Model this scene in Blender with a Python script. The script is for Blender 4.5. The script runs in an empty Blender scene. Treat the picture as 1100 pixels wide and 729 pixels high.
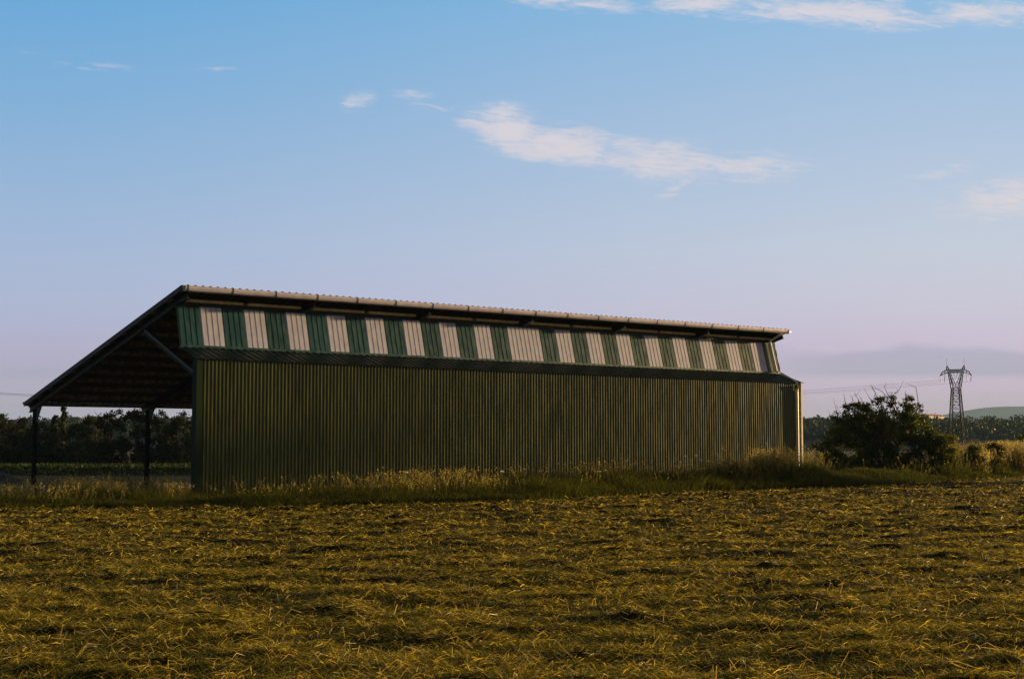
import bpy, math, random
import numpy as np
R = math.radians
rng = np.random.default_rng(7)
random.seed(7)
sc = bpy.context.scene
COL = sc.collection

# ------------------------------------------------------------------ camera
EYE = 2.1
F = 1562.0            # focal length in pixels of an 1100 wide frame
PITCH = 0.073
cam_d = bpy.data.cameras.new('camera')
cam = bpy.data.objects.new('camera', cam_d)
COL.objects.link(cam)
cam.location = (0, 0, EYE)
cam.rotation_euler = (math.pi/2 + PITCH, 0, 0)
cam_d.sensor_width = 36.0
cam_d.lens = F/1100*36
cam_d.clip_end = 60000
sc.camera = cam

# ------------------------------------------------------------------ light
SUN_DIR = np.array([0.872, 0.490, 0.0]); SUN_DIR /= np.linalg.norm(SUN_DIR)
SUN_EL = R(5.5)
sun_d = bpy.data.lights.new('sun', 'SUN')
sun_d.energy = 5.0
sun_d.angle = R(1.2)
sun_d.color = (1.0, 0.66, 0.27)
sun = bpy.data.objects.new('sun', sun_d)
COL.objects.link(sun)
az = math.atan2(SUN_DIR[0], SUN_DIR[1])          # clockwise from +Y
sun.rotation_euler = (math.pi/2 - SUN_EL, 0, -az + math.pi)
sun.location = (60, 30, 30)

vs = sc.view_settings
vs.view_transform = 'Standard'
vs.look = 'None'
EXPO = 1.2
vs.exposure = EXPO
vs.gamma = 1.0
vs.use_curve_mapping = False

def srgb(r, g, b):
    f = lambda c: (c/255/12.92) if c/255 <= .04045 else ((c/255+.055)/1.055)**2.4
    return (f(r), f(g), f(b), 1)

# ------------------------------------------------------------------ world
world = bpy.data.worlds.new('World')
sc.world = world
world.use_nodes = True
wt = world.node_tree
wt.nodes.clear()
class NT:
    """tiny expression helper on a node tree"""
    def __init__(s, t): s.t = t
    def n(s, k, **kw):
        x = s.t.nodes.new(k)
        for a, b in kw.items(): setattr(x, a, b)
        return x
    def put(s, sock, v):
        if hasattr(v, 'is_output') or isinstance(v, bpy.types.NodeSocket): s.t.links.new(v, sock)
        else: sock.default_value = v
    def m(s, op, a, b=0.0, c=0.0, clamp=False):
        x = s.n('ShaderNodeMath', operation=op, use_clamp=clamp)
        s.put(x.inputs[0], a); s.put(x.inputs[1], b); s.put(x.inputs[2], c)
        return x.outputs[0]
    def rng(s, v, a, b, c=0.0, d=1.0, smooth=True):
        x = s.n('ShaderNodeMapRange', interpolation_type='SMOOTHSTEP' if smooth else 'LINEAR')
        s.put(x.inputs[0], v)
        for i, q in enumerate((a, b, c, d)): s.put(x.inputs[i+1], q)
        return x.outputs[0]
    def mix(s, f, a, b, blend='MIX'):
        x = s.n('ShaderNodeMix', data_type='RGBA', blend_type=blend)
        s.put(x.inputs[0], f); s.put(x.inputs[6], a); s.put(x.inputs[7], b)
        return x.outputs[2]
    def ramp(s, v, stops):
        x = s.n('ShaderNodeValToRGB')
        s.put(x.inputs[0], v)
        e = x.color_ramp.elements
        while len(e) > 1: e.remove(e[-1])
        e[0].position = stops[0][0]; e[0].color = stops[0][1]
        for p, c in stops[1:]:
            q = e.new(p); q.color = c
        return x.outputs[0]
    def noise(s, vec, scale, detail=4, rough=.55, dist=0.0):
        x = s.n('ShaderNodeTexNoise')
        if vec is not None: s.put(x.inputs['Vector'], vec)
        x.inputs['Scale'].default_value = scale
        x.inputs['Detail'].default_value = detail
        x.inputs['Roughness'].default_value = rough
        x.inputs['Distortion'].default_value = dist
        return x.outputs[0]

W = NT(wt)
tc = W.n('ShaderNodeTexCoord').outputs['Generated']
sep = W.n('ShaderNodeSeparateXYZ'); W.put(sep.inputs[0], tc)
dx, dy, dz = sep.outputs
yy = W.m('MAXIMUM', dy, 0.15)
U = W.m('DIVIDE', dx, yy)                 # tangent of the bearing from north
V = W.m('DIVIDE', dz, yy)                 # tangent of the elevation
def uv(px, py):                           # bearing / elevation tangents of a direction
    a = (px-550)/F; b = -(py-364.5)/F
    c, s = math.cos(PITCH), math.sin(PITCH)
    y = c - b*s; z = s + b*c
    return a/y, z/y
el = [uv(550, y)[1] for y in (478, 430, 385, 330, 270, 190, 100, 0)]
E0, E1 = -0.02, 0.42
pos = lambda e: min(1, max(0, (e-E0)/(E1-E0)))
left = [(172,164,190), (172,165,192), (172,168,192), (170,178,206), (163,181,213), (150,182,216), (129,176,217), (110,170,216)]
right = [(212,184,200), (208,186,206), (206,190,209), (206,200,215), (201,206,220), (188,203,224), (172,196,224), (150,190,224)]
off = [(30, 22, 32), (28, 20, 32), (19, 13, 28), (13, 13, 22), (8, 11, 16), (2, 5, 11), (0, 4, 9), (-4, 3, 9)]
left = [tuple(a+b for a, b in zip(c, o)) for c, o in zip(left, off)]
right = [tuple(a+b*.8 for a, b in zip(c, o)) for c, o in zip(right, off)]
vv = W.rng(V, E0, E1, 0, 1, smooth=False)
warp = W.noise(tc, 3.0, 3)
vv = W.m('ADD', vv, W.m('MULTIPLY', W.m('SUBTRACT', warp, .5), .03))
extra = (72,128,190)
cl = W.ramp(vv, [(pos(e), srgb(*c)) for e, c in zip(el, left)] + [(1.0, srgb(*extra))])
cr = W.ramp(vv, [(pos(e), srgb(*c)) for e, c in zip(el, right)] + [(1.0, srgb(100,156,206))])
side = W.rng(U, -0.36, 0.40, 0, 1)
skyc = W.mix(side, cl, cr)

# clouds: density fields laid out by bearing and elevation
def ell(px, py, rx, ry, deg=0, soft=1.0):
    u0, v0 = uv(px, py)
    c, s = math.cos(R(deg)), math.sin(R(deg))
    a = W.m('SUBTRACT', U, u0); b = W.m('SUBTRACT', V, v0)
    p = W.m('DIVIDE', W.m('ADD', W.m('MULTIPLY', a, c), W.m('MULTIPLY', b, s)), rx/F)
    q = W.m('DIVIDE', W.m('SUBTRACT', W.m('MULTIPLY', b, c), W.m('MULTIPLY', a, s)), ry/F)
    d = W.m('ADD', W.m('MULTIPLY', p, p), W.m('MULTIPLY', q, q))
    return W.rng(W.m('SQRT', d), 1.0, 0.0, 0, soft, smooth=False)
mp = W.n('ShaderNodeCombineXYZ'); W.put(mp.inputs[0], U); W.put(mp.inputs[1], W.m('MULTIPLY', V, 2.2))
mp2 = W.n('ShaderNodeMapping'); W.put(mp2.inputs[0], mp.outputs[0]); mp2.inputs['Rotation'].default_value = (0, 0, R(14))
cn = W.noise(mp2.outputs[0], 26, 7, .62, .6)
cs = W.noise(mp2.outputs[0], 9, 5, .6, 1.2)
mp3 = W.n('ShaderNodeMapping'); W.put(mp3.inputs[0], mp2.outputs[0]); mp3.inputs['Scale'].default_value = (1, 2.6, 1)
c3 = W.noise(mp3.outputs[0], 38, 9, .70, .9)
cc = W.m('ADD', W.m('MULTIPLY', W.m('SUBTRACT', cn, .5), 1.3), W.m('MULTIPLY', W.m('SUBTRACT', cs, .5), .7))
cc = W.m('ADD', cc, W.m('MULTIPLY', W.m('SUBTRACT', c3, .5), 1.9))
white = None
for e in [(545,138,72,40,-12,1.0), (600,156,125,36,-10,.95), (700,172,150,36,-6,.85), (800,180,120,32,-4,.62),
          (730,200,50,11,32,.62), (381,108,36,20,10,.52), (447,102,42,11,-3,.48), (470,116,70,16,-8,.42),
          (620,4,110,16,-4,.7), (760,6,130,22,-5,.85), (900,14,200,26,-3,.95), (1060,14,150,26,2,.85),
          (1085,214,130,36,6,.85), (1010,186,90,16,14,.45), (100,72,140,10,-3,.30), (30,55,90,8,-4,.35), (230,75,70,8,6,.28)]:
    x = ell(*e)
    white = x if white is None else W.m('MAXIMUM', white, x)
dens = W.rng(W.m('ADD', white, W.m('MULTIPLY', cc, W.m('MINIMUM', W.m('MULTIPLY', white, 3.0), .75))), .14, .92, 0, 1)
skyc = W.mix(W.m('MULTIPLY', dens, .86), skyc, srgb(230, 221, 228))
# low slate bank above the horizon
bn = W.noise(mp2.outputs[0], 12, 4, .55, .5)
u0, v_hi = uv(550, 374); _, v_lo = uv(550, 404)
top = W.m('ADD', v_hi, W.m('MULTIPLY', W.m('SUBTRACT', bn, .5), .035))
bank = W.m('MULTIPLY', W.rng(V, W.m('SUBTRACT', top, -.004), W.m('SUBTRACT', top, .006)), W.rng(V, v_lo-.003, v_lo+.003))
bank = W.m('MULTIPLY', bank, W.rng(U, .12, .24, 0.0, .62))
skyc = W.mix(bank, skyc, srgb(172, 172, 204))
bank2 = ell(60, 400, 220, 10, 0, .35)
skyc = W.mix(bank2, skyc, srgb(160, 166, 196))
streak = W.rng(W.noise(mp2.outputs[0], 20, 5, .6, 1), .5, .75, 0, .25)
lowband = W.m('MULTIPLY', W.rng(V, uv(550,330)[1], uv(550,420)[1]), streak)
skyc = W.mix(lowband, skyc, srgb(186, 172, 200))
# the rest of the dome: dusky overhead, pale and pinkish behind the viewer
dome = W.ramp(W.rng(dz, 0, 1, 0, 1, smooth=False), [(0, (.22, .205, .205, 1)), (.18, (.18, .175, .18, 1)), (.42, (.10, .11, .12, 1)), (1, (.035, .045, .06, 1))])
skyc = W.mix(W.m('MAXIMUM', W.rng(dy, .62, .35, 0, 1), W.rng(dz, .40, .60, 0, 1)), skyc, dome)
# the western glow, well outside the picture, on the sun's side
dotn = W.n('ShaderNodeVectorMath', operation='DOT_PRODUCT')
W.put(dotn.inputs[0], tc); dotn.inputs[1].default_value = (SUN_DIR[0]*math.cos(SUN_EL), SUN_DIR[1]*math.cos(SUN_EL), math.sin(SUN_EL))
glow = W.rng(dotn.outputs['Value'], .82, 1.0, 0, .9)
skyc = W.mix(glow, skyc, (2.2, 1.15, .50, 1))
# below the horizon
skyc = W.mix(W.rng(dz, -.02, -.10), skyc, (.05, .05, .035, 1))

sky = W.n('ShaderNodeTexSky', sky_type='NISHITA')
sky.sun_disc = False
sky.sun_elevation = SUN_EL
sky.sun_rotation = az
sky.dust_density = 1.5
SKY_STR = 0.05
K_ = 2**-EXPO/SKY_STR
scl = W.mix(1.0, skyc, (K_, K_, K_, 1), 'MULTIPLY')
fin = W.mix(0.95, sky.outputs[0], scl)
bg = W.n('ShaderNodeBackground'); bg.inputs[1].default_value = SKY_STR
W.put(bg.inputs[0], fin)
wo = W.n('ShaderNodeOutputWorld')
wt.links.new(bg.outputs[0], wo.inputs[0])

# ------------------------------------------------------------------ helpers
def tag(o, label=None, cat=None, group=None, kind=None):
    if label: o['label'] = label
    if cat: o['category'] = cat
    if group: o['group'] = group
    if kind: o['kind'] = kind
    return o
def empty(name, loc=(0, 0, 0), rz=0.0):
    o = bpy.data.objects.new(name, None)
    COL.objects.link(o); o.location = loc; o.rotation_euler = (0, 0, rz)
    o.empty_display_size = .3
    return o
def mesh_obj(name, v, f, mat, parent=None, cols=None, smooth=False):
    """v (n,3) array, f (m,k) array with constant k, or a list of faces"""
    me = bpy.data.meshes.new(name)
    if isinstance(f, np.ndarray):
        k = f.shape[1]
        me.vertices.add(len(v)); me.vertices.foreach_set('co', np.asarray(v, np.float32).ravel())
        me.loops.add(f.size); me.loops.foreach_set('vertex_index', f.astype(np.int32).ravel())
        me.polygons.add(len(f))
        me.polygons.foreach_set('loop_start', np.arange(0, f.size, k, dtype=np.int32))
        me.polygons.foreach_set('loop_total', np.full(len(f), k, np.int32))
        me.update(calc_edges=True)
    else:
        me.from_pydata([tuple(map(float, p)) for p in v], [], f); me.update()
    if cols is not None:
        a = me.color_attributes.new('tint', 'FLOAT_COLOR', 'POINT')
        c = np.ones((len(v), 4), np.float32); c[:, :3] = cols
        a.data.foreach_set('color', c.ravel())
    if smooth: me.polygons.foreach_set('use_smooth', np.ones(len(me.polygons), bool))
    me.materials.append(mat)
    o = bpy.data.objects.new(name, me)
    COL.objects.link(o)
    if parent: o.parent = parent
    return o
class MB:
    def __init__(s): s.v = []; s.f = []
    def box(s, a, b):
        (x0, y0, z0), (x1, y1, z1) = a, b
        n = len(s.v)
        s.v += [(x0,y0,z0),(x1,y0,z0),(x1,y1,z0),(x0,y1,z0),(x0,y0,z1),(x1,y0,z1),(x1,y1,z1),(x0,y1,z1)]
        s.f += [[n+i for i in q] for q in ((0,3,2,1),(4,5,6,7),(0,1,5,4),(1,2,6,5),(2,3,7,6),(3,0,4,7))]
        return s
    def bar(s, p, q, w, h=None, up=(0, 0, 1)):
        p, q, up = map(lambda t: np.array(t, float), (p, q, up)); h = h or w
        d = q-p; d /= np.linalg.norm(d)
        a = np.cross(d, up)
        if np.linalg.norm(a) < 1e-4: a = np.cross(d, (1, 0, 0))
        a /= np.linalg.norm(a); b = np.cross(a, d)
        n = len(s.v)
        for e in (p, q):
            for i, j in ((-1,-1),(1,-1),(1,1),(-1,1)):
                s.v.append(tuple(e + a*i*w/2 + b*j*h/2))
        s.f += [[n+i for i in t] for t in ((0,1,2,3),(7,6,5,4),(0,4,5,1),(1,5,6,2),(2,6,7,3),(3,7,4,0))]
        return s
    def ibeam(s, p, q, w, h, tf=.018, tw=.012, up=(0, 0, 1)):
        """H section: two flanges and a web, h deep along 'up'"""
        p, q, u = map(lambda t: np.array(t, float), (p, q, up))
        d = q-p; d /= np.linalg.norm(d); a = np.cross(d, u); a /= np.linalg.norm(a); b = np.cross(a, d)
        o = b*(h/2 - tf/2)
        s.bar(p+o, q+o, w, tf, up); s.bar(p-o, q-o, w, tf, up); s.bar(p, q, tw, h-2*tf-.002, up)
        return s
    def tube(s, pts, rad, n=8, cap=True):
        pts = [np.array(p, float) for p in pts]
        rad = rad if hasattr(rad, '__len__') else [rad]*len(pts)
        base = len(s.v); ref = None
        for i, p in enumerate(pts):
            d = pts[min(i+1, len(pts)-1)] - pts[max(i-1, 0)]; d /= np.linalg.norm(d)+1e-9
            if ref is None:
                ref = np.cross(d, (0, 0, 1) if abs(d[2]) < .9 else (1, 0, 0))
            a = ref - d*np.dot(ref, d); a /= np.linalg.norm(a)+1e-9; ref = a
            b = np.cross(d, a)
            for k in range(n):
                t = 2*math.pi*k/n
                s.v.append(tuple(p + (a*math.cos(t) + b*math.sin(t))*rad[i]))
        for i in range(len(pts)-1):
            for k in range(n):
                q = base+i*n
                s.f.append([q+k, q+(k+1) % n, q+n+(k+1) % n, q+n+k])
        if cap:
            s.f.append([base+k for k in range(n)][::-1]); s.f.append([base+(len(pts)-1)*n+k for k in range(n)])
        return s
    def prism(s, prof, s0, s1):
        """closed (y,z) outline run along x from s0 to s1"""
        n = len(s.v); k = len(prof)
        for x in (s0, s1): s.v += [(x, y, z) for y, z in prof]
        for i in range(k): s.f.append([n+i, n+(i+1) % k, n+k+(i+1) % k, n+k+i])
        s.f.append([n+i for i in range(k)][::-1]); s.f.append([n+k+i for i in range(k)])
        return s
    def build(s, name, mat, parent=None, smooth=False):
        return mesh_obj(name, s.v, s.f, mat, parent, smooth=smooth)

def value_noise(x, y, seed=0):
    x = np.asarray(x, float); y = np.asarray(y, float)
    xi = np.floor(x).astype(np.int64); yi = np.floor(y).astype(np.int64)
    fx = x-xi; fy = y-yi
    fx = fx*fx*(3-2*fx); fy = fy*fy*(3-2*fy)
    def h(a, b):
        n = (a*374761393 + b*668265263 + seed*1442695041) & 0xffffffff
        n = ((n ^ (n >> 13)) * 1274126177) & 0xffffffff
        return ((n ^ (n >> 16)) & 0xffff)/65535.0
    return (h(xi,yi)*(1-fx)+h(xi+1,yi)*fx)*(1-fy) + (h(xi,yi+1)*(1-fx)+h(xi+1,yi+1)*fx)*fy
def fbm(x, y, seed=0, octv=3):
    s = 0; a = .5
    for i in range(octv):
        s = s + a*value_noise(x*2**i, y*2**i, seed+i); a *= .5
    return s/(1-.5**octv)
def sstep(x, a, b):
    t = np.clip((np.asarray(x, float)-a)/(b-a), 0, 1); return t*t*(3-2*t)

# ------------------------------------------------------------------ materials
def mat_base(name):
    m = bpy.data.materials.new(name); m.use_nodes = True
    m.node_tree.nodes.clear()
    N = NT(m.node_tree)
    out = N.n('ShaderNodeOutputMaterial')
    return m, N, out
def principled(name, col, rough=.6, metal=0.0, var=.25, vscale=3.0, spec=.5, col2=None, bump=0.0, bscale=20.0, coord='Object'):
    m, N, out = mat_base(name)
    p = N.n('ShaderNodeBsdfPrincipled')
    c = N.n('ShaderNodeTexCoord').outputs[coord]
    nz = N.noise(c, vscale, 6, .6)
    a = tuple(x*(1-var) for x in col)+(1,); b = tuple(min(1, x*(1+var)) for x in (col2 or col))+(1,)
    N.put(p.inputs['Base Color'], N.mix(N.rng(nz, .35, .65), a, b))
    N.put(p.inputs['Roughness'], N.rng(N.noise(c, vscale*2.3, 4), .3, .7, max(rough-.1, 0), min(rough+.1, 1)))
    p.inputs['Metallic'].default_value = metal
    p.inputs['Specular IOR Level'].default_value = spec
    if bump:
        bn = N.n('ShaderNodeBump'); bn.inputs['Strength'].default_value = bump
        N.put(bn.inputs['Height'], N.noise(c, bscale, 5)); m.node_tree.links.new(bn.outputs[0], p.inputs['Normal'])
    m.node_tree.links.new(p.outputs[0], out.inputs[0])
    return m
def sheet_metal(name, col, rough=.42, spec=.5, streak=.35):
    """painted steel cladding with faint vertical weathering"""
    m, N, out = mat_base(name)
    p = N.n('ShaderNodeBsdfPrincipled')
    c = N.n('ShaderNodeTexCoord').outputs['Object']
    mp = N.n('ShaderNodeMapping'); N.put(mp.inputs[0], c); mp.inputs['Scale'].default_value = (2.2, 2.2, .22)
    nz = N.noise(mp.outputs[0], 3.0, 6, .65)
    sp = N.n('ShaderNodeSeparateXYZ'); N.put(sp.inputs[0], c)
    sheetid = N.n('ShaderNodeTexWhiteNoise', noise_dimensions='1D'); N.put(sheetid.inputs['W'], N.m('FLOOR', sp.outputs[0]))
    k = N.m('ADD', N.rng(nz, .3, .7, 1-streak, 1+streak*.5), N.m('MULTIPLY', N.m('SUBTRACT', sheetid.outputs[0], .5), .18))
    N.put(p.inputs['Base Color'], N.mix(1.0, (*col, 1), k, 'MULTIPLY'))
    N.put(p.inputs['Roughness'], N.rng(nz, .3, .7, rough-.08, rough+.12))
    p.inputs['Specular IOR Level'].default_value = spec
    m.node_tree.links.new(p.outputs[0], out.inputs[0])
    return m
def leaf_mat(name, transl=.35, rough=.6, gain=1.0):
    """reads the per-leaf colour; thin leaves let light through"""
    m, N, out = mat_base(name)
    at = N.n('ShaderNodeAttribute', attribute_name='tint').outputs['Color']
    p = N.n('ShaderNodeBsdfPrincipled'); N.put(p.inputs['Base Color'], at)
    p.inputs['Roughness'].default_value = rough; p.inputs['Specular IOR Level'].default_value = .15
    t = N.n('ShaderNodeBsdfTranslucent'); N.put(t.inputs[0], N.mix(1.0, at, (1.25*gain, 1.15*gain, .7*gain, 1), 'MULTIPLY'))
    x = N.n('ShaderNodeMixShader'); x.inputs[0].default_value = transl
    m.node_tree.links.new(p.outputs[0], x.inputs[1]); m.node_tree.links.new(t.outputs[0], x.inputs[2])
    m.node_tree.links.new(x.outputs[0], out.inputs[0])
    return m
M = {}
M['wall'] = sheet_metal('olive_cladding', (.074, .086, .017), .32, .5)
M['teal'] = sheet_metal('green_cladding', (.006, .070, .090), .40, .4)
M['trim'] = sheet_metal('green_flashing', (.005, .024, .008), .6, .12)
M['skirt'] = sheet_metal('skirt_cladding', (.007, .026, .019), .45, .35)
M['roof'] = sheet_metal('roof_sheet', (.10, .075, .055), .5, .4)
M['galv'] = principled('galvanised_gutter', (.64, .60, .78), .38, .1, .08, 2.5)
M['pipe'] = principled('pale_pipe', (.78, .74, .70), .4, 0, .06, 2.5)
M['steel'] = principled('painted_steel', (.012, .018, .020), .5, 0, .2, 3)
M['dark'] = principled('dark_steel', (.004, .0045, .004), .6, 0, .2, 3)
M['wood'] = principled('purlin_timber', (.40, .26, .14), .7, 0, .3, 4)
M['palewood'] = principled('pale_timber', (.85, .60, .28), .7, 0, .2, 4)
M['gravel'] = principled('gravel', (.16, .145, .135), .9, 0, .35, 9, .2, bump=.8, bscale=14)
M['pylon'] = principled('pylon_steel', (.030, .020, .022), .8, 0, .2, .3, .05)
M['wire'] = principled('wire_metal', (.10, .10, .12), .5, 0, .1, 1)
M['glassy'] = principled('insulator_glass', (.10, .09, .08), .3, 0, .1, 1)
M['bark'] = principled('bark', (.055, .040, .026), .9, 0, .35, 6, .1)
M['leaf'] = leaf_mat('leaves', .30)
M['grass'] = leaf_mat('grass_blades', .42)
M['straw'] = leaf_mat('hay_blades', .30, .5)
M['far_wall'] = principled('cream_render', (.42, .37, .36), .8, 0, .05, .1)
M['far_roof'] = principled('red_roofing', (.30, .11, .08), .8, 0, .1, .1)
def skylight_mat():
    m, N, out = mat_base('translucent_sheet')
    c = N.n('ShaderNodeTexCoord').outputs['Object']
    mp = N.n('ShaderNodeMapping'); N.put(mp.inputs[0], c); mp.inputs['Scale'].default_value = (2, 2, .5)
    nz = N.noise(mp.outputs[0], 3, 6, .65)
    col = N.mix(N.rng(nz, .3, .7), (.52, .53, .74, 1), (.68, .69, .93, 1))
    p = N.n('ShaderNodeBsdfPrincipled'); N.put(p.inputs['Base Color'], col); p.inputs['Roughness'].default_value = .5
    t = N.n('ShaderNodeBsdfTranslucent'); N.put(t.inputs[0], col)
    x = N.n('ShaderNodeMixShader'); x.inputs[0].default_value = .15
    m.node_tree.links.new(p.outputs[0], x.inputs[1]); m.node_tree.links.new(t.outputs[0], x.inputs[2])
    m.node_tree.links.new(x.outputs[0], out.inputs[0]); return m
M['skylight'] = skylight_mat()

# ------------------------------------------------------------------ ground
EX = [-400, -60, -17.1, -7.9, .35, 8.9, 16.2, 33.6, 80, 400]
EY = [60, 47, 48.7, 49.5, 55, 66.5, 73.0, 96, 150, 420]
edge = lambda x: np.interp(x, EX, EY)
TH = 0.6662
BX, BY = -12.47, 57.40
def to_barn(x, y):
    a, b = np.asarray(x)-BX, np.asarray(y)-BY
    return a*math.cos(TH)+b*math.sin(TH), -a*math.sin(TH)+b*math.cos(TH)
def ground_z(x, y):
    x = np.asarray(x, float); y = np.asarray(y, float)
    e = y - edge(x)
    field = 1 - sstep(e, -.8, .6)
    near = 1 - sstep(y, 110, 160)
    # swaths of drying hay raked roughly across the view, and small lumps
    yw = y + 1.2*(fbm(x/9, y/9, 3)-.5)*2 + .12*x
    sw = np.sin(yw*2*math.pi/3.1)*.5+.5
    rough = fbm(x*.9, y*1.5, 11, 3)
    lump = np.clip(fbm(x*2.1+4, y*2.9, 21, 2)-.57, 0, 1)
    h = .03*sw**2*(.3+.9*fbm(x/3, y/2, 9)) + .10*(rough-.5) + .34*lump
    z = h*field*near
    far = sstep(e, 0, 1.2)
    z = z + far*near*.05*(fbm(x*.6, y*.6, 5)-.5)
    s, t = to_barn(x, y)
    out = 1-sstep(np.minimum(t+3.0, 36.3-s), 0, 3)        # keeps the floor of the barn level
    bank = .5*sstep(x, 6, 26)*sstep(e, .3, 4.5)*np.clip(out + sstep(s, 36.2, 39), 0, 1)*(1-sstep(y, 150, 260))
    z = z + bank
    z = z + 9*sstep(y, 620, 950)
    return z
def axis(lo, hi, step, far, grow=1.25):
    a = list(np.arange(lo, hi+1e-6, step)); d = step; p = a[-1]
    while p < far: d *= grow; p += d; a.append(p)
    d = step; p = lo; pre = []
    while p > -far: d *= grow; p -= d; pre.append(p)
    return np.array(pre[::-1]+a)
gx = axis(-20, 26, .17, 11000); gy = axis(8, 80, .17, 11000)
X, Y = np.meshgrid(gx, gy)
Z = ground_z(X, Y)
nx, ny = len(gx), len(gy)
vv_ = np.stack([X.ravel(), Y.ravel(), Z.ravel()], 1)
ii = (np.arange(ny-1)[:, None]*nx + np.arange(nx-1)[None, :]).ravel()
ff = np.stack([ii, ii+1, ii+nx+1, ii+nx], 1)
e_ = (Y-edge(X)).ravel()
zone = np.stack([sstep(e_, -.5, .5), sstep(Y.ravel(), 140, 240), np.zeros(e_.size)], 1)
def ground_mat():
    m, N, out = mat_base('earth_and_grass')
    at = N.n('ShaderNodeAttribute', attribute_name='tint').outputs['Color']
    sp = N.n('ShaderNodeSeparateColor'); N.put(sp.inputs[0], at)
    c = N.n('ShaderNodeTexCoord').outputs['Object']
    mp = N.n('ShaderNodeMapping'); N.put(mp.inputs[0], c); mp.inputs['Scale'].default_value = (1, 2.2, 1)
    a = N.noise(mp.outputs[0], 2.2, 8, .7); b = N.noise(mp.outputs[0], 18, 5, .7)
    fld = N.mix(N.rng(a, .38, .66), (.006, .007, .002, 1), (.050, .048, .006, 1))
    fld = N.mix(N.rng(b, .5, .75, 0, .8), fld, (.13, .10, .018, 1))
    vg = N.mix(N.rng(a, .3, .7), (.012, .018, .006, 1), (.035, .036, .012, 1))
    f2 = N.noise(c, .012, 5, .6)
    far = N.mix(N.rng(f2, .40, .60), (.035, .050, .014, 1), (.16, .115, .045, 1))
    col = N.mix(sp.outputs[0], fld, vg); col = N.mix(sp.outputs[1], col, far)
    p = N.n('ShaderNodeBsdfPrincipled'); N.put(p.inputs['Base Color'], col)
    p.inputs['Roughness'].default_value = .95; p.inputs['Specular IOR Level'].default_value = .05
    bn = N.n('ShaderNodeBump'); bn.inputs['Strength'].default_value = .9; bn.inputs['Distance'].default_value = .08
    N.put(bn.inputs['Height'], N.m('ADD', b, a)); m.node_tree.links.new(bn.outputs[0], p.inputs['Normal'])
    m.node_tree.links.new(p.outputs[0], out.inputs[0]); return m
g = mesh_obj('ground', vv_, ff, ground_mat(), cols=zone, smooth=True)
tag(g, kind='structure')

# distant ridge; some of the haze's blue is put into its base colour
def ridge(name, D, xs, hs, depth, col):
    xs = np.array(xs, float); q = np.linspace(xs[0], xs[-1], 160)
    h = np.interp(q, xs, hs)
    k = np.ones(9)/9; h = np.convolve(np.pad(h, 4, 'edge'), k, 'valid') + 6*(fbm(q/260, q*0, 3, 4)-.5)
    v = []; f = []
    for j, (dd, hh) in enumerate(((0, 0), (depth*.3, .6), (depth*.5, 1), (depth*.8, .6), (depth, 0))):
        for i in range(160): v.append((q[i], D+dd, h[i]*hh - (5 if hh == 0 else 0)))
    for j in range(4):
        for i in range(159):
            a = j*160+i; f.append([a, a+1, a+161, a+160])
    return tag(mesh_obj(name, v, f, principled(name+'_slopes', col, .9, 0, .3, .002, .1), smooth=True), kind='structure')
DH = 8500
pxX = lambda px, D: (px-550)/F*D
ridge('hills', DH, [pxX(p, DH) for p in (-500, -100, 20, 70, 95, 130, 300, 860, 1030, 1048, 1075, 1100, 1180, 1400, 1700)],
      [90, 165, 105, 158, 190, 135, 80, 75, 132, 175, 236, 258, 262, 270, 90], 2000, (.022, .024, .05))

# ------------------------------------------------------------------ barn
barn = empty('open_barn', (BX, BY, 0), TH)
tag(barn, 'long green metal barn with striped clerestory and open left side behind the hay field', 'barn')
L = 36.0
ZW = 5.55; T1, Z1 = 1.487, 6.11; T2, Z2 = 1.93, 7.79; T3, Z3 = 1.12, 8.58; T4 = 18.7; SL = .2451
zr = lambda t: Z3 - (t-T3)*SL          # roof top surface
def corrugated(lo, hi, s0, s1, pitch, depth, crest=.35, slope=.12, thick=.006, s_off=0.0):
    """ribbed sheet between the line (y,z)=lo and (y,z)=hi; ribs stand out along the normal"""
    lo = np.array(lo, float); hi = np.array(hi, float)
    d = hi-lo; d /= np.linalg.norm(d)
    nrm = np.array([-d[1], d[0]])      # outward (towards -y for an upright wall)
    if nrm[0] > 0 and abs(nrm[0]) > .3: nrm = -nrm
    if abs(nrm[0]) <= .3 and nrm[1] < 0: nrm = -nrm
    prof = []
    s = s0
    c, sl = crest*pitch, slope*pitch
    val = pitch - c - 2*sl
    while s < s1-1e-6:
        for ds, dd in ((0, 0), (val, 0), (val+sl, depth), (val+sl+c, depth)):
            if s+ds < s1-1e-6: prof.append((s+ds, dd))
        s += pitch
    prof.append((s1, 0))
    n = len(prof); v = []
    for layer in (0, -thick):
        for base in (lo, hi):
            for ss, dd in prof:
                q = base + nrm*(dd+layer); v.append((ss, q[0], q[1]))
    f = []
    for i in range(n-1):
        f.append([i, i+1, n+i+1, n+i])
        f.append([2*n+i+1, 2*n+i, 3*n+i, 3*n+i+1])
        f.append([2*n+i, 2*n+i+1, i+1, i]); f.append([n+i, n+i+1, 3*n+i+1, 3*n+i])
    f.append([0, n, 3*n, 2*n]); f.append([n-1, 3*n-1, 4*n-1, 2*n-1])
    return v, f
def ribbed(name, mat, *a, parent=barn, **k):
    v, f = corrugated(*a, **k); return mesh_obj(name, v, f, mat, parent)
ribbed('front_wall', M['wall'], (0, .12), (0, ZW-.02), .24, L-.16, 1/6, .054, .27, .22)
MB().box((-.02, -.075, .02), (.23, .02, ZW-.02)).box((-.02, .022, .02), (.0, .30, ZW-.02)).build('corner_flashing', M['trim'], barn)
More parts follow.
